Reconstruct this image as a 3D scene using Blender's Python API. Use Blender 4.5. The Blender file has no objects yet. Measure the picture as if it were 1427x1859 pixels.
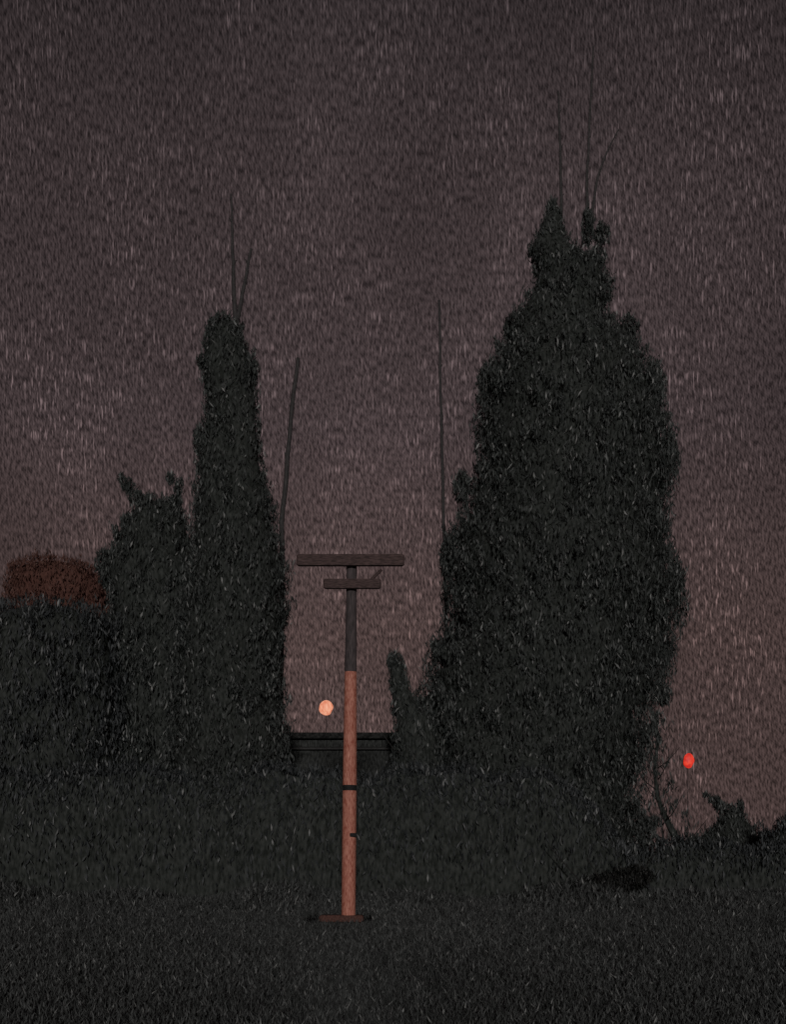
import bpy, math, random
import numpy as np
from mathutils import Vector

F = 2000.0        # focal length in photograph pixels
HZ = 1548.0       # eye-level line
CAMZ = 1.6
C = bpy.context.scene.collection

def P(px, py, Y):
    return Vector(((px - 713.5) / F * Y, Y, CAMZ + (HZ - py) / F * Y))

# ------------------------------------------------------------------ materials
def new_mat(name):
    m = bpy.data.materials.new(name); m.use_nodes = True
    nt = m.node_tree
    return m, nt, nt.nodes['Principled BSDF']

def grainy(name, col, col2, scale=(60, 60, 8), rough=0.8, spec=0.3, bump=0.3, lo=0.35, hi=0.7):
    m, nt, b = new_mat(name)
    tc = nt.nodes.new('ShaderNodeTexCoord')
    mp = nt.nodes.new('ShaderNodeMapping'); mp.inputs['Scale'].default_value = scale
    n = nt.nodes.new('ShaderNodeTexNoise'); n.inputs['Scale'].default_value = 1; n.inputs['Detail'].default_value = 3
    r = nt.nodes.new('ShaderNodeValToRGB')
    r.color_ramp.elements[0].position = lo; r.color_ramp.elements[0].color = (*col, 1)
    r.color_ramp.elements[1].position = hi; r.color_ramp.elements[1].color = (*col2, 1)
    bp = nt.nodes.new('ShaderNodeBump'); bp.inputs['Strength'].default_value = bump; bp.inputs['Distance'].default_value = 0.02
    L = nt.links
    L.new(tc.outputs['Object'], mp.inputs['Vector']); L.new(mp.outputs[0], n.inputs['Vector'])
    L.new(n.outputs['Fac'], r.inputs[0]); L.new(r.outputs[0], b.inputs['Base Color'])
    L.new(n.outputs['Fac'], bp.inputs['Height']); L.new(bp.outputs[0], b.inputs['Normal'])
    b.inputs['Roughness'].default_value = rough
    b.inputs['Specular IOR Level'].default_value = spec
    return m

def leafy(name, dark, mid, pale, rough=0.42, spec=0.5):
    m, nt, b = new_mat(name)
    a = nt.nodes.new('ShaderNodeAttribute'); a.attribute_name = 'tint'
    r = nt.nodes.new('ShaderNodeValToRGB')
    e = r.color_ramp.elements
    e[0].position = 0.0; e[0].color = (*dark, 1)
    e[1].position = 1.0; e[1].color = (*pale, 1)
    x = e.new(0.82); x.color = (*mid, 1)
    nt.links.new(a.outputs['Fac'], r.inputs[0]); nt.links.new(r.outputs[0], b.inputs['Base Color'])
    b.inputs['Roughness'].default_value = rough
    b.inputs['Specular IOR Level'].default_value = spec
    return m

M = {}
M['leaf'] = leafy('dark_leaves', (0.022, 0.026, 0.024), (0.074, 0.081, 0.077), (0.33, 0.33, 0.32), 0.6)
M['inner'] = grainy('inner_leaves', (0.024, 0.027, 0.024), (0.075, 0.080, 0.075), (11, 11, 4), 0.95, 0.05)
M['leaf_cool'] = leafy('dark_cool_leaves', (0.021, 0.025, 0.026), (0.068, 0.073, 0.077), (0.29, 0.29, 0.285), 0.6)
M['leaf_rust'] = leafy('rust_leaves', (0.095, 0.045, 0.036), (0.17, 0.08, 0.064), (0.17, 0.10, 0.08), 0.7, 0.2)  # rust-brown leaves, brightened in colour for the warm glow on the crown
M['rust_inner'] = grainy('inner_rust_leaves', (0.095, 0.045, 0.036), (0.17, 0.08, 0.064), (9, 9, 4), 0.95, 0.05)
M['grass'] = leafy('night_grass', (0.036, 0.038, 0.037), (0.10, 0.105, 0.103), (0.32, 0.32, 0.31), 0.6)
M['bark'] = grainy('dark_bark', (0.014, 0.013, 0.012), (0.045, 0.042, 0.040), (25, 25, 4))
M['twig'] = grainy('twig_bark', (0.034, 0.032, 0.032), (0.10, 0.090, 0.090), (40, 40, 6))
M['soil'] = grainy('dark_soil', (0.06, 0.064, 0.065), (0.17, 0.18, 0.18), (9, 9, 9), 0.95, 0.1)
M['pole_dark'] = grainy('tarred_timber', (0.040, 0.034, 0.035), (0.14, 0.112, 0.114), (45, 45, 5), lo=0.3)
M['arm'] = grainy('weathered_crossarm', (0.05, 0.032, 0.030), (0.14, 0.088, 0.084), (9, 45, 45))
M['red'] = grainy('red_lit_timber', (0.34, 0.062, 0.034), (0.98, 0.47, 0.35), (55, 55, 9), 0.6, 0.3, 0.4, 0.30, 0.78)  # reddish light on the lower shaft, put into its colour
M['base'] = grainy('rusty_base', (0.06, 0.026, 0.020), (0.17, 0.08, 0.064), (40, 40, 20))
M['band'] = grainy('black_band', (0.012, 0.012, 0.012), (0.03, 0.03, 0.03), (30, 30, 30))
M['wall'] = grainy('charcoal_wall', (0.018, 0.019, 0.018), (0.085, 0.088, 0.085), (14, 14, 5), 0.9, 0.15, 0.2, 0.35, 0.72)
M['roof'] = grainy('black_felt_roof', (0.012, 0.012, 0.012), (0.05, 0.049, 0.047), (12, 12, 12), 0.95, 0.05)
M['gutter'] = grainy('dull_gutter', (0.02, 0.019, 0.019), (0.05, 0.047, 0.046), (8, 30, 30), 0.6)
M['iron'] = grainy('dark_iron', (0.03, 0.027, 0.027), (0.055, 0.05, 0.05), (30, 30, 10))

def glow(name, c1, c2, s, scale):
    m, nt, b = new_mat(name)
    tc = nt.nodes.new('ShaderNodeTexCoord')
    mp = nt.nodes.new('ShaderNodeMapping'); mp.inputs['Scale'].default_value = scale
    n = nt.nodes.new('ShaderNodeTexNoise'); n.inputs['Scale'].default_value = 1; n.inputs['Detail'].default_value = 1
    r = nt.nodes.new('ShaderNodeValToRGB')
    r.color_ramp.elements[0].position = 0.35; r.color_ramp.elements[0].color = (*c1, 1)
    r.color_ramp.elements[1].position = 0.65; r.color_ramp.elements[1].color = (*c2, 1)
    L = nt.links
    L.new(tc.outputs['Object'], mp.inputs[0]); L.new(mp.outputs[0], n.inputs['Vector']); L.new(n.outputs['Fac'], r.inputs[0])
    L.new(r.outputs[0], b.inputs['Emission Color']); b.inputs['Emission Strength'].default_value = s
    b.inputs['Base Color'].default_value = (0.1, 0.05, 0.04, 1)
    return m
M['peach'] = glow('peach_glow', (0.72, 0.22, 0.12), (0.88, 0.42, 0.27), 0.95, (9, 9, 3))
M['redglow'] = glow('red_glow', (0.55, 0.012, 0.008), (0.80, 0.05, 0.02), 0.95, (6, 6, 5))

# ------------------------------------------------------------------ helpers
def tag(o, label=None, cat=None, group=None, kind=None):
    if label: o['label'] = label
    if cat: o['category'] = cat
    if group: o['group'] = group
    if kind: o['kind'] = kind
    return o

def empty(name, loc, label, cat, group=None):
    o = bpy.data.objects.new(name, None); C.objects.link(o); o.location = loc
    return tag(o, label, cat, group)

def link_mesh(name, V, Fc, mat, parent=None, tint=None, smooth=False):
    me = bpy.data.meshes.new(name)
    org = Vector(parent.location) if parent is not None else Vector((0, 0, 0))
    if isinstance(V, np.ndarray):
        V = V - np.array(org)
        nv, nf = len(V), len(Fc)
        me.vertices.add(nv); me.vertices.foreach_set('co', V.astype(np.float32).ravel())
        me.loops.add(nf * 4); me.loops.foreach_set('vertex_index', Fc.astype(np.int32).ravel())
        me.polygons.add(nf); me.polygons.foreach_set('loop_start', np.arange(0, nf * 4, 4, dtype=np.int32))
        me.update(calc_edges=True)
    else:
        me.from_pydata([Vector(v) - org for v in V], [], Fc); me.update()
    if tint is not None:
        at = me.attributes.new('tint', 'FLOAT', 'POINT'); at.data.foreach_set('value', tint.astype(np.float32))
    if smooth:
        me.polygons.foreach_set('use_smooth', [True] * len(me.polygons))
    me.materials.append(mat)
    o = bpy.data.objects.new(name, me); C.objects.link(o)
    if parent is not None: o.parent = parent
    return o

def tube(V, Fc, pts, rad, n=10, cap=True):
    """tapered tube along pts"""
    pts = [Vector(p) for p in pts]; b0 = len(V); k = len(pts)
    for i, p in enumerate(pts):
        d = (pts[min(i + 1, k - 1)] - pts[max(i - 1, 0)]).normalized()
        u = d.cross(Vector((0, 1, 0.001)))
        if u.length < 1e-3: u = d.cross(Vector((1, 0, 0)))
        u.normalize(); w = d.cross(u)
        for j in range(n):
            a = 2 * math.pi * j / n
            V.append(p + (u * math.cos(a) + w * math.sin(a)) * rad[i])
    for i in range(k - 1):
        for j in range(n):
            a = b0 + i * n + j; b = b0 + i * n + (j + 1) % n
            Fc.append((a, b, b + n, a + n))
    if cap:
        Fc.append(tuple(b0 + j for j in range(n))[::-1]); Fc.append(tuple(b0 + (k - 1) * n + j for j in range(n)))

def box(V, Fc, c, s, bev=0.0):
    b = len(V); x, y, z = c; a, d, e = s[0] / 2, s[1] / 2, s[2] / 2
    t = bev
    # chamfered box : octagonal section along z with chamfered top/bottom
    sec = [(-a + t, -d), (a - t, -d), (a, -d + t), (a, d - t), (a - t, d), (-a + t, d), (-a, d - t), (-a, -d + t)]
    rings = [(-e, 1 - (t / max(a, 1e-6))), (-e + t, 1), (e - t, 1), (e, 1 - (t / max(a, 1e-6)))]
    for zz, k in rings:
        for (sx, sy) in sec:
            V.append((x + sx * (k if k != 1 else 1), y + sy * (k if k != 1 else 1), z + zz))
    for i in range(3):
        for j in range(8):
            Fc.append((b + i * 8 + j, b + i * 8 + (j + 1) % 8, b + (i + 1) * 8 + (j + 1) % 8, b + (i + 1) * 8 + j))
    Fc.append(tuple(b + j for j in range(8))[::-1]); Fc.append(tuple(b + 24 + j for j in range(8)))

def ellipsoid(V, Fc, c, r, n=20, m=12):
    b = len(V)
    for i in range(m + 1):
        ph = math.pi * i / m
        for j in range(n):
            a = 2 * math.pi * j / n
            q = 1 + 0.10 * math.sin(3 * a + 2.2 * ph) * math.sin(ph) + 0.05 * math.sin(5 * ph + a)
            V.append((c[0] + r[0] * q * math.sin(ph) * math.cos(a), c[1] + r[1] * math.sin(ph) * math.sin(a), c[2] + r[2] * math.cos(ph)))
    for i in range(m):
        for j in range(n):
            Fc.append((b + i * n + j, b + (i + 1) * n + j, b + (i + 1) * n + (j + 1) % n, b + i * n + (j + 1) % n))

# ------------------------------------------------------------------ foliage
def slivers(rng, pos, w, L, tilt=0.35):
    """leaf-shaped diamonds standing mostly upright; returns V,F"""
    n = len(pos)
    up = np.stack([rng.normal(0, tilt, n), rng.normal(0, tilt, n), np.ones(n)], 1)
    up /= np.linalg.norm(up, axis=1)[:, None]
    a = rng.uniform(0, 2 * np.pi, n)
    side = np.stack([np.cos(a), np.sin(a), rng.normal(0, 0.2, n)], 1)
    side -= up * np.sum(side * up, 1)[:, None]
    side /= np.linalg.norm(side, axis=1)[:, None]
    nrm = np.cross(up, side)
    w = (w * rng.uniform(0.6, 1.4, n))[:, None]; L = (L * rng.uniform(0.5, 1.5, n))[:, None]
    bend = nrm * L * 0.12
    v = np.stack([pos - up * L / 2, pos + side * w / 2 + bend, pos + up * L / 2, pos - side * w / 2 + bend], 1)
    Fc = np.arange(n * 4).reshape(n, 4)
    return v.reshape(-1, 3), Fc

def tints(rng, n, pale=0.05):
    t = rng.uniform(0, 0.82, n) ** 1.3
    k = rng.uniform(0, 1, n) < pale
    t[k] = rng.uniform(0.84, 1.0, k.sum())  # glints put into the colour of a few scattered leaves and blades
    return t

def crown(name, parent, prof, Y, mat, seed, dens=260, depth=0.9, knobs=(), lw=0.05, lL=0.24, pale=0.075, lump=0.10, core=0.84, edge=0.05, inner=None, tufts=5.0):
    rng = np.random.default_rng(seed)
    prof = sorted(prof)                       # by py, top first
    py = np.array([p[0] for p in prof], float); xl = np.array([p[1] for p in prof], float); xr = np.array([p[2] for p in prof], float)
    s = Y / F
    z = CAMZ + (HZ - py) * s; cl = (xl - 713.5) * s; cr = (xr - 713.5) * s
    zz, ll, rr = z[::-1], cl[::-1], cr[::-1]
    k = [rng.uniform(0.5, 2.2, 5), rng.integers(2, 7, 5), rng.uniform(0, 6.28, 5)]
    def lumpf(th, h):
        v = 0
        for q in range(5):
            v = v + np.sin(k[1][q] * th + k[0][q] * h * 1.6 + k[2][q]) / 5
        return v
    hs = np.linspace(zz[0], zz[-1], 400); ws = np.interp(hs, zz, rr) - np.interp(hs, zz, ll)
    cdf = np.cumsum(ws + 0.3); cdf /= cdf[-1]
    area = np.trapezoid(ws, hs) if hasattr(np, 'trapezoid') else np.trapz(ws, hs)
    n = int(area * dens)
    h = np.interp(rng.uniform(0, 1, n), cdf, hs)
    th = rng.uniform(0, 2 * np.pi, n)
    c = (np.interp(h, zz, ll) + np.interp(h, zz, rr)) / 2; hw = (np.interp(h, zz, rr) - np.interp(h, zz, ll)) / 2
    r = 1 - np.abs(rng.normal(0, 0.20, n)); r = np.clip(r, 0.05, 1)
    # small clumps: leaves are gathered on a lattice of sprays
    r = r * (1 + lump * lumpf(th, h)) + rng.normal(0, edge, n) / np.maximum(hw, 0.4)
    pos = np.stack([c + hw * r * np.cos(th), Y + hw * depth * r * np.sin(th), h + rng.normal(0, 0.08, n)], 1)
    allp = [pos]
    for (kx, ky, ka, kb) in knobs:
        q = P(kx, ky, Y); a_, b_ = ka * s, kb * s
        m = int(math.pi * a_ * b_ * dens * 1.8)
        d = rng.normal(0, 1, (m, 3)); d /= np.linalg.norm(d, axis=1)[:, None]
        d *= (rng.uniform(0, 1, m) ** 0.4)[:, None] * np.array([a_, a_, b_])
        d *= (1 + 0.25 * lumpf(np.arctan2(d[:, 0], d[:, 1]), d[:, 2] * 2))[:, None]
        allp.append(d + np.array(q))
    # sprays: small tufts all over the surface that break up the outline
    nk = int(area * tufts)
    for q in range(nk):
        hq = np.interp(rng.uniform(0, 1), cdf, hs); tq = rng.uniform(0, 2 * np.pi)
        cq = (np.interp(hq, zz, ll) + np.interp(hq, zz, rr)) / 2; wq = (np.interp(hq, zz, rr) - np.interp(hq, zz, ll)) / 2
        f = rng.uniform(0.82, 0.97)
        rk = rng.uniform(0.08, 0.26) * min(1.0, 0.2 + wq / 2.2)
        m = int(rk * rk * dens * 3.2) + 8
        d = rng.normal(0, 0.5, (m, 3)) * np.array([rk, rk, rk * 1.9])
        d[:, 0] += np.cos(tq) * (d[:, 2] + rk) * 0.45; d[:, 1] += np.sin(tq) * (d[:, 2] + rk) * 0.45
        allp.append(d + np.array([cq + wq * f * np.cos(tq), Y + wq * depth * f * np.sin(tq), hq]))
    pos = np.concatenate(allp)
    pos[:, 2] = np.maximum(pos[:, 2], 0.05)
    V, Fc = slivers(rng, pos, lw, lL)
    t = np.repeat(tints(rng, len(pos), pale), 4)
    # inner mass of foliage, lumpy
    NT = 28; NH = max(12, int((zz[-1] - zz[0]) / 0.35))
    hh = np.linspace(zz[0], zz[-1] - 0.25, NH)
    H, T = np.meshgrid(hh, np.linspace(0, 2 * np.pi, NT, endpoint=False), indexing='ij')
    cc = (np.interp(H, zz, ll) + np.interp(H, zz, rr)) / 2
    w2 = np.maximum((np.interp(H, zz, rr) - np.interp(H, zz, ll)) / 2 * core, 0.02)
    w2 = w2 * (1 + lump * lumpf(T, H) + rng.normal(0, 0.05, H.shape))
    taper = np.clip((zz[-1] - H) / 0.8, 0.05, 1) ** 0.5
    w2 = w2 * taper
    V2 = np.stack([cc + w2 * np.cos(T), Y + w2 * depth * np.sin(T), np.maximum(H, 0.0)], -1).reshape(-1, 3)
    i, j = np.meshgrid(np.arange(NH - 1), np.arange(NT), indexing='ij')
    F2 = np.stack([i * NT + j, i * NT + (j + 1) % NT, (i + 1) * NT + (j + 1) % NT, (i + 1) * NT + j], -1).reshape(-1, 4) + len(V)
    V = np.concatenate([V, V2]); Fc = np.concatenate([Fc, F2]); t = np.concatenate([t, rng.uniform(0.0, 0.5, len(V2))])
    o = link_mesh(name, V, Fc, mat, parent, t)
    o.data.materials.append(inner or M['inner'])
    mi = np.zeros(len(Fc), np.int32); mi[-len(F2):] = 1
    o.data.polygons.foreach_set('material_index', mi)
    return o

def trunk(parent, Y, base_px, top_px, top_py, r0, limbs=7, seed=0):
    rnd = random.Random(seed)
    V, Fc = [], []
    b = P(base_px, HZ, Y); b.z = -0.05
    t = P(top_px, top_py, Y)
    pts = [b.lerp(t, i / 8) + Vector((rnd.uniform(-.06, .06) * (0 < i < 8), rnd.uniform(-.06, .06), 0)) for i in range(9)]
    tube(V, Fc, pts, [r0 * (1.25 if i == 0 else 1) * (1 - 0.9 * i / 8) for i in range(9)], 12)
    for q in range(limbs):
        f = 0.2 + 0.65 * q / max(limbs, 1)
        p = b.lerp(t, f); a = rnd.uniform(0, 6.28); ln = (1 - f) * 1.8 + 0.5
        e = p + Vector((math.cos(a) * ln, math.sin(a) * ln, ln * 0.9))
        m = p.lerp(e, 0.5) - Vector((0, 0, 0.12 * ln))
        tube(V, Fc, [p, m, e], [r0 * 0.35 * (1 - f) + .02, r0 * 0.22 * (1 - f) + .015, 0.01], 6)
    return link_mesh('trunk', V, Fc, M['bark'], parent, smooth=True)

def shoot(parent, pts, Y, r0, r1, name='bare_branch', mat='twig'):
    V, Fc = [], []
    q = [P(x, y, Y) for x, y in pts]
    # resample with slight crookedness
    rnd = random.Random(int(pts[0][0]))
    out = []
    for i in range(len(q) - 1):
        for k in range(5):
            out.append(q[i].lerp(q[i + 1], k / 5) + Vector((rnd.uniform(-1, 1), rnd.uniform(-1, 1), 0)) * r0 * 0.22)
    out.append(q[-1])
    n = len(out)
    tube(V, Fc, out, [r0 + (r1 - r0) * i / (n - 1) for i in range(n)], 8)
    # a few buds
    for i in range(2, n - 1, 3):
        s_ = rnd.choice((-1, 1))
        tube(V, Fc, [out[i], out[i] + Vector((s_ * 0.10, rnd.uniform(-.05, .05), 0.16))], [r0 * .5, r0 * .2], 5)
    return link_mesh(name, V, Fc, M[mat], parent, smooth=True)

def base(px, Y):
    return ((px - 713.5) / F * Y, Y, 0)

# ---- right tall tree
YR = 42
t = empty('conifer_tree', base(985, YR), 'largest dark tree with forked top and thin bare shoots, right of the pole', 'tree', 'dark trees around the pole')
crown('crown', t, [(362, 998, 1010), (390, 988, 1020), (420, 978, 1028), (446, 960, 1035), (462, 958, 1055), (480, 968, 1092), (510, 968, 1110), (545, 956, 1108),
    (572, 928, 1100), (600, 915, 1120), (640, 897, 1158), (680, 870, 1190), (740, 863, 1205), (800, 858, 1226), (860, 850, 1232),
    (900, 836, 1225), (960, 818, 1213), (1000, 803, 1222), (1050, 800, 1240), (1110, 796, 1240), (1160, 788, 1230), (1200, 768, 1228),
    (1250, 755, 1220), (1275, 745, 1212), (1292, 738, 1190), (1340, 735, 1195), (1380, 735, 1185), (1420, 735, 1163), (1480, 735, 1172),
    (1530, 735, 1190), (1580, 750, 1150), (1618, 780, 1120)], YR, M['leaf'], 3, dens=430, depth=0.85, lump=0.07,
    knobs=[(1068, 412, 13, 38), (1093, 425, 16, 22), (1085, 470, 18, 25), (1140, 606, 24, 36), (1128, 640, 25, 30), (838, 885, 17, 32), (815, 1015, 18, 40), (935, 592, 22, 26), (888, 690, 22, 34),
           (1205, 1262, 18, 20), (1188, 1492, 14, 12), (1215, 830, 20, 40), (1228, 1060, 16, 50), (970, 455, 14, 9), (1192, 700, 20, 34), (1166, 1500, 26, 26), (1000, 378, 9, 14)])
trunk(t, YR, 985, 1015, 420, 0.45, 9, 3)
shoot(t, [(1020, 420), (1018, 270), (1014, 165)], YR, 0.065, 0.03)
shoot(t, [(1068, 430), (1066, 330), (1072, 200), (1078, 85)], YR, 0.065, 0.03)
shoot(t, [(1072, 410), (1086, 320), (1104, 272), (1124, 235)], YR, 0.055, 0.022)

# ---- left tall tree
YL = 36
t = empty('conifer_tree', base(420, YL), 'narrow column of dark conifer with two bare shoots on top, left of pole', 'tree', 'dark trees around the pole')
crown('crown', t, [(574, 388, 428), (590, 378, 440), (620, 374, 446), (640, 366, 452), (655, 362, 464), (690, 366, 468), (710, 370, 468), (745, 372, 470),
    (790, 364, 474), (850, 356, 482), (900, 350, 492), (960, 346, 506), (1020, 342, 520), (1060, 330, 524), (1120, 322, 520), (1150, 316, 513),
    (1200, 310, 515), (1300, 305, 522), (1400, 300, 534), (1500, 296, 545), (1580, 310, 530), (1630, 340, 500)], YL, M['leaf'], 7, dens=520, depth=0.95, lump=0.07, lw=0.043, lL=0.21,
    knobs=[(386, 606, 16, 30), (366, 655, 10, 14), (458, 668, 14, 22), (362, 800, 14, 30), (402, 584, 20, 12)])
trunk(t, YL, 420, 415, 600, 0.34, 8, 7)
shoot(t, [(428, 600), (423, 480), (419, 352)], YL, 0.085, 0.03)
shoot(t, [(430, 590), (442, 520), (456, 452)], YL, 0.075, 0.045)

# ---- left lumpy tree
YB = 40
t = empty('round_tree', base(280, YB), 'shorter lumpy dark tree with two knobs on top, left beside the column conifer', 'tree', 'dark trees around the pole')
crown('crown', t, [(900, 262, 305), (918, 250, 330), (935, 232, 340), (965, 220, 345), (1000, 200, 360), (1040, 186, 370), (1080, 196, 380), (1120, 190, 400),
    (1250, 170, 400), (1400, 165, 400), (1540, 180, 400), (1620, 210, 380)], YB, M['leaf'], 11, dens=420, depth=0.95, lump=0.10,
    knobs=[(221, 868, 9, 9), (232, 882, 13, 14), (246, 902, 17, 15), (264, 918, 20, 16), (310, 868, 10, 11), (324, 884, 10, 20), (318, 912, 14, 18), (300, 925, 20, 14), (192, 1022, 22, 26), (205, 1055, 22, 26), (232, 950, 16, 20)])
trunk(t, YB, 285, 285, 940, 0.36, 7, 11)

# ---- far left masses
YF = 38
t = empty('broad_tree', base(60, YF), 'low broad dark tree filling the left edge in front of the rust-brown crown', 'tree', 'dark trees around the pole')
crown('crown', t, [(1092, 30, 130), (1100, 0, 180), (1130, -60, 205), (1200, -90, 225), (1350, -100, 230), (1500, -90, 225), (1600, -60, 190), (1630, -30, 150)],
      YF, M['leaf_cool'], 15, dens=360, depth=0.7, lump=0.04)
trunk(t, YF, 60, 65, 1180, 0.35, 6, 15)
YG = 62
t = empty('broad_tree', base(100, YG), 'rust-brown tree crown with a low rounded top, farthest left behind the dark trees', 'tree')
crown('crown', t, [(1016, 55, 120), (1022, 30, 160), (1034, 14, 182), (1060, 8, 200), (1100, 5, 210), (1300, 10, 210), (1500, 20, 200), (1590, 60, 160)],
      YG, M['leaf_rust'], 19, inner=M['rust_inner'], tufts=1.2, dens=300, depth=0.8, lump=0.03, lw=0.07, lL=0.25)
trunk(t, YG, 105, 105, 1080, 0.4, 6, 19)

# ---- small pointed shrub against the sky by the right tree
YS = 39
t = empty('pointed_shrub', base(745, YS), 'small pointed dark shrub at the left foot of the largest tree', 'shrub', 'dark shrubs')
crown('crown', t, [(1186, 706, 722), (1200, 703, 734), (1225, 706, 740), (1250, 708, 744), (1280, 712, 760), (1310, 716, 790), (1350, 714, 800), (1450, 712, 810), (1550, 715, 810), (1625, 740, 790)],
      YS, M['leaf'], 23, dens=500, lump=0.08, knobs=[(712, 1200, 11, 14)])
trunk(t, YS, 748, 730, 1260, 0.12, 4, 23)

# ---- right shrubs
YH = 47
t = empty('leafy_shrub', base(1335, YH), 'ragged dark shrub below and right of the red light', 'shrub', 'dark shrubs')
crown('crown', t, [(1462, 1322, 1340), (1476, 1308, 1352), (1494, 1300, 1362), (1512, 1280, 1375), (1530, 1235, 1395), (1580, 1220, 1400), (1608, 1250, 1380)], YH, M['leaf'], 27, dens=500,
      knobs=[(1297, 1452, 13, 8), (1310, 1464, 15, 10), (1283, 1443, 8, 5), (1345, 1462, 7, 12)], lump=0.14)
trunk(t, YH, 1335, 1330, 1480, 0.1, 3, 27)
YI = 44
t = empty('leafy_shrub', base(1450, YI), 'dark shrub sloping up out of the right edge', 'shrub', 'dark shrubs')
crown('crown', t, [(1468, 1440, 1480), (1490, 1412, 1510), (1515, 1392, 1530), (1540, 1370, 1540), (1580, 1360, 1550), (1615, 1385, 1530)], YI, M['leaf_cool'], 31, dens=500, lump=0.05)
trunk(t, YI, 1450, 1452, 1500, 0.12, 4, 31)

# low dark shrub on the ground
YK = 33.2
t = empty('creeping_shrub', base(1110, YK), 'low blackish creeping shrub lying on the grass before the largest tree', 'shrub', 'dark shrubs')
M['leaf_black'] = leafy('blackish_leaves', (0.012, 0.012, 0.011), (0.036, 0.036, 0.034), (0.12, 0.12, 0.115), 0.8, 0.1)
crown('crown', t, [(1574, 1140, 1168), (1582, 1115, 1180), (1590, 1085, 1190), (1600, 1052, 1182), (1612, 1042, 1160), (1625, 1075, 1135), (1642, 1090, 1120)], YK, M['leaf_black'], 33, inner=M['band'], tufts=0.5, dens=1300, depth=0.6, lw=.05, lL=.13, core=.9, edge=.03)
trunk(t, YK, 1112, 1114, 1604, 0.05, 3, 33)

# hedge on the horizon, right
YJ = 40.5
def hedge(x0, x1, top, Y, seed, label, wav=1.0):
    rng = np.random.default_rng(seed)
    a, b = P(x0, HZ, Y).x, P(x1, HZ, Y).x; zt = P(0, top, Y).z
    n = int((b - a) * zt * 400)
    big = zt > 3
    x = rng.uniform(a, b, n); e = rng.uniform(0, 1, n)
    xe = (lambda q: np.where(q > b - 3.2, np.clip((b - q) / 3.2, 0.0, 1) ** 0.6, 1.0)) if big else (lambda q: 1.0)
    tp = zt + 0.14 * np.sin(x * 1.3) + 0.09 * np.sin(x * 3.1 + 1) + 0.06 * np.sin(x * 7.7 + 2) + rng.normal(0, 0.07, n)
    tp = tp * xe(x) + 0.05
    z = tp * np.sqrt(rng.uniform(0, 1, n)); dy = rng.uniform(-1, 1, n)
    pos = np.stack([x, Y + dy * 0.7 * np.sqrt(np.clip(1 - (z / tp) ** 4, 0.05, 1)), np.maximum(z, .05)], 1)
    V, Fc = slivers(rng, pos, 0.05 if big else .06, 0.22)
    t = np.repeat(tints(rng, n, .05), 4)
    h = empty('hedge', ((a + b) / 2, Y, 0), label, 'hedge')
    link_mesh('foliage', V, Fc, M['leaf_cool'], h, t)
    V2, F2 = [], []
    k = 80
    for i in range(k + 1):
        xx = a + 0.1 + (b - a - 0.2) * i / k
        tt = (zt - 0.25 + 0.14 * math.sin(xx * 1.3) + 0.09 * math.sin(xx * 3.1 + 1)) * float(xe(xx))
        for (dy, zf) in ((-.45, 0), (-.5, .7), (-.2, 1), (.2, 1), (.5, .7), (.45, 0)):
            V2.append((xx, Y + dy, tt * zf))
    for i in range(k):
        for j in range(5):
            F2.append((i * 6 + j, (i + 1) * 6 + j, (i + 1) * 6 + j + 1, i * 6 + j + 1))
    F2.append((0, 1, 2, 3, 4, 5)); F2.append(tuple(k * 6 + j for j in range(6))[::-1])
    link_mesh('branches', V2, F2, M['inner'], h)
hedge(1090, 1600, 1532, YJ, 41, 'low dark clipped hedge along the horizon under the red light')

t = empty('sparse_shrub', base(1215, 44.5), 'sparse see-through shrub with sky between its sprigs, at the right foot of the largest tree', 'shrub', 'dark shrubs')
crown('crown', t, [(1290, 1178, 1200), (1340, 1170, 1222), (1400, 1165, 1212), (1450, 1165, 1225), (1495, 1165, 1262), (1530, 1165, 1300), (1590, 1180, 1300)], 44.5, M['leaf'], 51, dens=70, core=0.12, tufts=2.2, lump=.2, edge=.25, lL=.3)
trunk(t, 44.5, 1208, 1190, 1330, 0.04, 9, 51)
hedge(-160, 1180, 1398, 34.5, 43, 'tall dark unclipped hedge under the trees, behind the pole')
# ---- slender bare trunks
t = empty('bare_tree', base(506, 39.5), 'slender bare leaning trunk close to the right side of the column conifer', 'tree', 'slender bare trees')
shoot(t, [(506, 1640), (508, 1250), (512, 950), (524, 800), (541, 650)], 39.5, 0.11, 0.07, 'trunk', 'twig')
t = empty('bare_tree', base(812, 46), 'very thin straight bare trunk at the left side of the largest tree', 'tree', 'slender bare trees')
shoot(t, [(815, 1620), (812, 1200), (806, 950), (801, 750), (797, 545)], 46, 0.085, 0.05, 'trunk', 'twig')

# ------------------------------------------------------------------ utility pole
YP = 25.6
s = YP / F
pb = P(633, HZ, YP); pb.z = 0
pole = empty('utility_pole', pb, 'utility pole with two dark crossarms and a lower shaft coloured as if lit orange-red, at the centre', 'pole')
def pz(py): return CAMZ + (HZ - py) * s
def px(x): return (x - 713.5) * s
def polex(py): return px(632.5 + (1665 - py) / 600 * 5.5)
def segment(name, y0, y1, r0, r1, mat, n=24):
    V, Fc = [], []
    k = 8
    pts = []; rr = []
    for i in range(k + 1):
        y = y0 + (y1 - y0) * i / k
        pts.append((polex(y), YP, pz(y))); rr.append(r0 + (r1 - r0) * i / k)
    tube(V, Fc, pts, rr, n)
    return link_mesh(name, V, Fc, mat, pole, smooth=False)
R = 12.8 * s
zg = HZ + CAMZ / s
segment('upper_shaft', 1220, 1013, 10.8 * s, 9.0 * s, M['pole_dark'])
segment('lower_shaft', 1425.5, 1220, R, 11 * s, M['red'])  # lit part of the shaft, painted light ending in a sharp top edge
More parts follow.
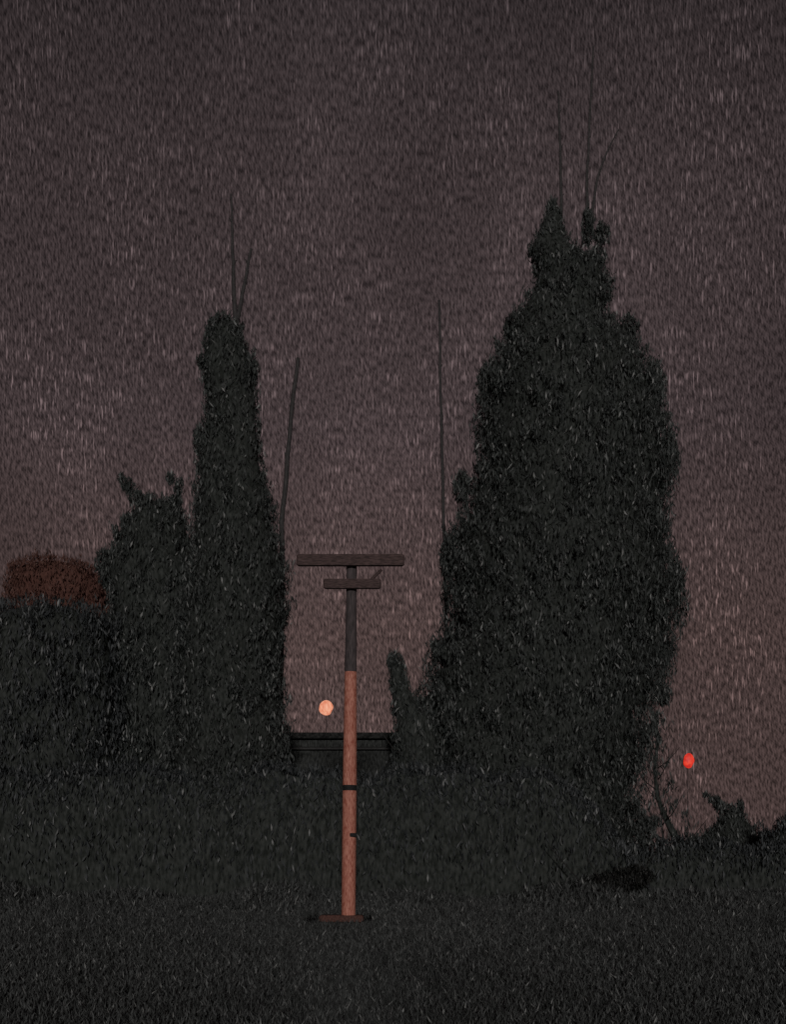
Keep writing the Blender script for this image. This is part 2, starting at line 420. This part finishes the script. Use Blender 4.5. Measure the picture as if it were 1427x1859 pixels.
segment('dark_band', 1435.5, 1425.5, R * .97, R * .97, M['band'])
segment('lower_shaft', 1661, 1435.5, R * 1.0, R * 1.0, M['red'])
# small bracket on the right, below the band
V, Fc = [], []
box(V, Fc, (polex(1515) + 8 * s, YP - R * .75, pz(1516)), (13 * s, 0.10, 7 * s), 0.012)
link_mesh('step_bracket', V, Fc, M['band'], pole)
# crossarms
V, Fc = [], []
box(V, Fc, (px(637), YP - R - 0.05, pz(1021.5)), (194 * s, 0.13, 20 * s), 0.03)
link_mesh('crossarm', V, Fc, M['arm'], pole)
V, Fc = [], []
box(V, Fc, (px(640), YP - R - 0.045, pz(1064)), (104 * s, 0.11, 17 * s), 0.03)
link_mesh('crossarm', V, Fc, M['arm'], pole)
for (a, b) in (((693, 1034), (668, 1058)), ((583, 1034), (608, 1058))):
    V, Fc = [], []
    tube(V, Fc, [P(a[0], a[1], YP - R - .05), P(b[0], b[1], YP - R - .05)], [0.035, 0.035], 8)
    if a[0] > 600: link_mesh('brace', V, Fc, M['arm'], pole)
V, Fc = [], []
box(V, Fc, (px(620), YP, pz(1667)), (80 * s, 0.4, 12 * s), 0.03)
link_mesh('foot_plate', V, Fc, M['base'], pole)

# ------------------------------------------------------------------ flat-roofed building behind
YW = 44
x0, x1 = P(470, HZ, YW).x, P(830, HZ, YW).x
zt = P(0, 1331, YW).z
b = empty('flat_roofed_building', ((x0 + x1) / 2, YW, 0), 'low dark flat-roofed building behind the pole', 'building')
V, Fc = [], []
box(V, Fc, ((x0 + x1) / 2, YW + 4, (zt - 0.25) / 2), (x1 - x0 - .6, 8, zt - 0.25), 0.02)
link_mesh('wall', V, Fc, M['wall'], b)
V, Fc = [], []
box(V, Fc, ((x0 + x1) / 2, YW + 4, zt - 0.12), (x1 - x0, 8.6, 0.24), 0.03)
link_mesh('roof', V, Fc, M['roof'], b)
V, Fc = [], []
tube(V, Fc, [(x0 + .3, YW - .09, zt - .62), (x1 - .3, YW - .09, zt - .62)], [0.07, 0.07], 10)
link_mesh('gutter', V, Fc, M['gutter'], b)

# ------------------------------------------------------------------ peach globe lamp
YO = 60.5
p = P(592, 1285, YO)
lamp = empty('globe_lamp', (p.x, YO, 0), 'glowing peach globe lamp showing above the flat roof, left of the pole', 'lamp')
V, Fc = [], []
ellipsoid(V, Fc, p, (12.4 * YO / F, 12.4 * YO / F, 13.8 * YO / F), 28, 16)
link_mesh('globe', V, Fc, M['peach'], lamp, smooth=True)
V, Fc = [], []
tube(V, Fc, [(p.x, YO, 0), (p.x, YO, 2), (p.x, YO, p.z - 14 * YO / F)], [0.06, 0.02, 0.014], 10)
link_mesh('post', V, Fc, M['iron'], lamp, smooth=True)

# ------------------------------------------------------------------ red signal
YQ = 58
p = P(1251, 1381, YQ); k = YQ / F
sig = empty('signal_lamp', (p.x, YQ, 0), 'small oval red light on a thin mast, at the right', 'lamp')
V, Fc = [], []
ellipsoid(V, Fc, p, (9.6 * k, 5 * k, 13.8 * k), 22, 14)
link_mesh('red_lens', V, Fc, M['redglow'], sig, smooth=True)
V, Fc = [], []
ellipsoid(V, Fc, (p.x, YQ + 5 * k, p.z), (9 * k, 5 * k, 13 * k), 22, 12)
link_mesh('housing', V, Fc, M['iron'], sig, smooth=True)
V, Fc = [], []
tube(V, Fc, [(p.x, YQ + 6 * k, 0), (p.x, YQ + 6 * k, p.z - 9 * k)], [0.03, 0.012], 8)
link_mesh('mast', V, Fc, M['iron'], sig, smooth=True)

# ------------------------------------------------------------------ ground and grass
V, Fc = [], []
xs = np.concatenate([-np.geomspace(3000, 40, 14), np.linspace(-36, 36, 49), np.geomspace(40, 3000, 14)])
ys = np.concatenate([[-3000, -400, -60, -10], np.linspace(0, 90, 61), np.geomspace(100, 4000, 14)])
for y in ys:
    for x in xs:
        z = 0.0
        if abs(x) < 38 and 0 < y < 92: z = -0.03 + 0.03 * math.sin(x * .7) * math.sin(y * .5 + x * .2)
        V.append((x, y, z))
nx = len(xs)
for i in range(len(ys) - 1):
    for j in range(nx - 1):
        Fc.append((i * nx + j, i * nx + j + 1, (i + 1) * nx + j + 1, (i + 1) * nx + j))
tag(link_mesh('ground', V, Fc, M['soil'], smooth=True), kind='structure')
rng = np.random.default_rng(77)
n = 260000
d = 8.5 * (66 / 8.5) ** rng.uniform(0, 1, n)       # even over the picture
xx = rng.uniform(-1, 1, n) * (d * 0.40 + 2)
sz = 0.010 + d * 0.0010
rough = np.clip(1 - np.abs(d - 33) / 6.5, 0, 1) * (0.5 + 0.5 * np.sin(xx * 1.1 + 2) * np.sin(xx * .37)) 
keep = ~((np.abs(xx - px(620)) < 0.75) & (d > YP - 2.6) & (d < YP + .4))
xx, d, sz, rough = xx[keep], d[keep], sz[keep], rough[keep]; n = len(d)
hgt = sz * 3.2 + rough * rng.uniform(0, 1, n) * 0.75
pos = np.stack([xx, d, hgt], 1)
V, Fc = slivers(rng, pos, sz, sz * 6.5, 0.45)
V[:, 2] = np.maximum(V[:, 2], -0.03)
patch = 0.5 + 0.25 * np.sin(xx * .55 + 1) * np.sin(d * .35) + 0.2 * np.sin(xx * 1.4 + d * .3)
tt = tints(rng, n, .045) ; tt = np.where(tt < .83, tt * (0.55 + 0.5 * patch), tt)
g = link_mesh('grass', V, Fc, M['grass'], None, np.repeat(tt, 4))
tag(g, 'short dark grass covering the ground around the trees', 'grass', None, 'stuff')

# ------------------------------------------------------------------ light
EL, AZ = math.radians(9), math.radians(177.6)         # low, behind the camera and to its left
sd = bpy.data.lights.new('sun', 'SUN'); sd.energy = 0.95; sd.angle = math.radians(3); sd.color = (1, 0.975, 0.945)
so = bpy.data.objects.new('sun', sd); C.objects.link(so)
dirv = Vector((math.sin(AZ) * math.cos(EL), math.cos(AZ) * math.cos(EL), math.sin(EL)))
so.rotation_euler = dirv.to_track_quat('Z', 'Y').to_euler()

w = bpy.data.worlds.new('World'); bpy.context.scene.world = w; w.use_nodes = True
nt = w.node_tree; L = nt.links; bg = nt.nodes['Background']
N = nt.nodes.new
sky = N('ShaderNodeTexSky'); sky.sky_type = 'NISHITA'; sky.sun_disc = False
sky.sun_elevation = EL; sky.sun_rotation = AZ
tc = N('ShaderNodeTexCoord'); sep = N('ShaderNodeSeparateXYZ'); L.new(tc.outputs['Generated'], sep.inputs[0])
def math_(op, a, b=None):
    m = N('ShaderNodeMath'); m.operation = op
    for i, v in enumerate((a, b)):
        if v is None: continue
        if isinstance(v, (int, float)): m.inputs[i].default_value = v
        else: L.new(v, m.inputs[i])
    return m.outputs[0]
az = math_('ARCTAN2', sep.outputs['X'], sep.outputs['Y'])
el = math_('ARCSINE', sep.outputs['Z'])
def strokes(su, sv, shear=0.0, det=2, seed=0):
    cb = N('ShaderNodeCombineXYZ')
    L.new(math_('MULTIPLY', math_('ADD', az, math_('MULTIPLY', el, shear)), su), cb.inputs[0]); L.new(math_('MULTIPLY', el, sv), cb.inputs[1]); cb.inputs[2].default_value = seed
    n_ = N('ShaderNodeTexNoise'); n_.inputs['Scale'].default_value = 1; n_.inputs['Detail'].default_value = det; n_.noise_dimensions = '3D'
    L.new(cb.outputs[0], n_.inputs['Vector']); return n_.outputs['Fac']
def mrange(v, a, b, c, d):
    m = N('ShaderNodeMapRange'); L.new(v, m.inputs[0])
    for i, q in enumerate((a, b, c, d)): m.inputs[i + 1].default_value = q
    return m.outputs[0]
fine = mrange(strokes(620, 190, 0.12, 3, 1), .36, .64, .42, 1.42)
gl = mrange(strokes(680, 85, 0.0, 2, 7), .57, .71, 0.0, 2.7)         # sparse pale strokes
glm = mrange(strokes(16, 9, 0.0, 2, 9), .36, .62, 0.12, 1.0)         # where the strokes gather
cloud = mrange(strokes(7, 5, 0.0, 4, 3), .3, .7, .86, 1.14)
weave = math_('MULTIPLY', math_('SINE', math_('MULTIPLY', math_('ADD', az, math_('MULTIPLY', el, 0.35)), 2300)), math_('SINE', math_('MULTIPLY', el, 2000)))
fine = math_('ADD', fine, math_('MULTIPLY', weave, 0.13))
town = mrange(math_('ABSOLUTE', az), 0.12, 0.60, 1.0, 0.60)      # the town's glow is strongest ahead
fine = math_('MULTIPLY', fine, town)
grain = math_('MULTIPLY', math_('ADD', fine, math_('MULTIPLY', gl, glm)), cloud)
ramp = N('ShaderNodeValToRGB'); L.new(mrange(el, 0, math.radians(50), 0, 1), ramp.inputs[0])
e = ramp.color_ramp.elements
e[0].position = 0; e[0].color = (0.074, 0.048, 0.046, 1)
e[1].position = 1; e[1].color = (0.026, 0.020, 0.021, 1)
for p_, c_ in ((.22, (0.075, 0.049, 0.046)), (.42, (0.060, 0.043, 0.044)), (.62, (0.049, 0.036, 0.037)), (.76, (0.034, 0.026, 0.027))):
    x = e.new(p_); x.color = (*c_, 1)
mul = N('ShaderNodeVectorMath'); mul.operation = 'SCALE'
L.new(ramp.outputs[0], mul.inputs[0]); L.new(grain, mul.inputs['Scale'])
# the (very dim) physical sky adds to the town glow in the clouds
sk = N('ShaderNodeVectorMath'); sk.operation = 'SCALE'; L.new(sky.outputs[0], sk.inputs[0]); sk.inputs['Scale'].default_value = 0.0002
ad = N('ShaderNodeVectorMath'); ad.operation = 'ADD'; L.new(mul.outputs[0], ad.inputs[0]); L.new(sk.outputs[0], ad.inputs[1])
L.new(ad.outputs[0], bg.inputs['Color']); bg.inputs['Strength'].default_value = 1.0

# ------------------------------------------------------------------ camera
cd = bpy.data.cameras.new('camera'); co = bpy.data.objects.new('camera', cd); C.objects.link(co)
co.location = (0, 0, CAMZ); co.rotation_euler = (math.radians(90), 0, 0)
cd.sensor_fit = 'VERTICAL'; cd.sensor_height = 36; cd.sensor_width = 36
cd.lens = 36 * F / 1859
cd.shift_y = (HZ - 929.5) / 1859
cd.clip_end = 9000
sc = bpy.context.scene
sc.camera = co
sc.view_settings.view_transform = 'Standard'; sc.view_settings.look = 'None'
sc.view_settings.exposure = 0; sc.view_settings.gamma = 1
sc.cycles.use_denoising = False
sc.cycles.max_bounces = 3
sc.cycles.sample_clamp_direct = 1.2; sc.cycles.sample_clamp_indirect = 0.5
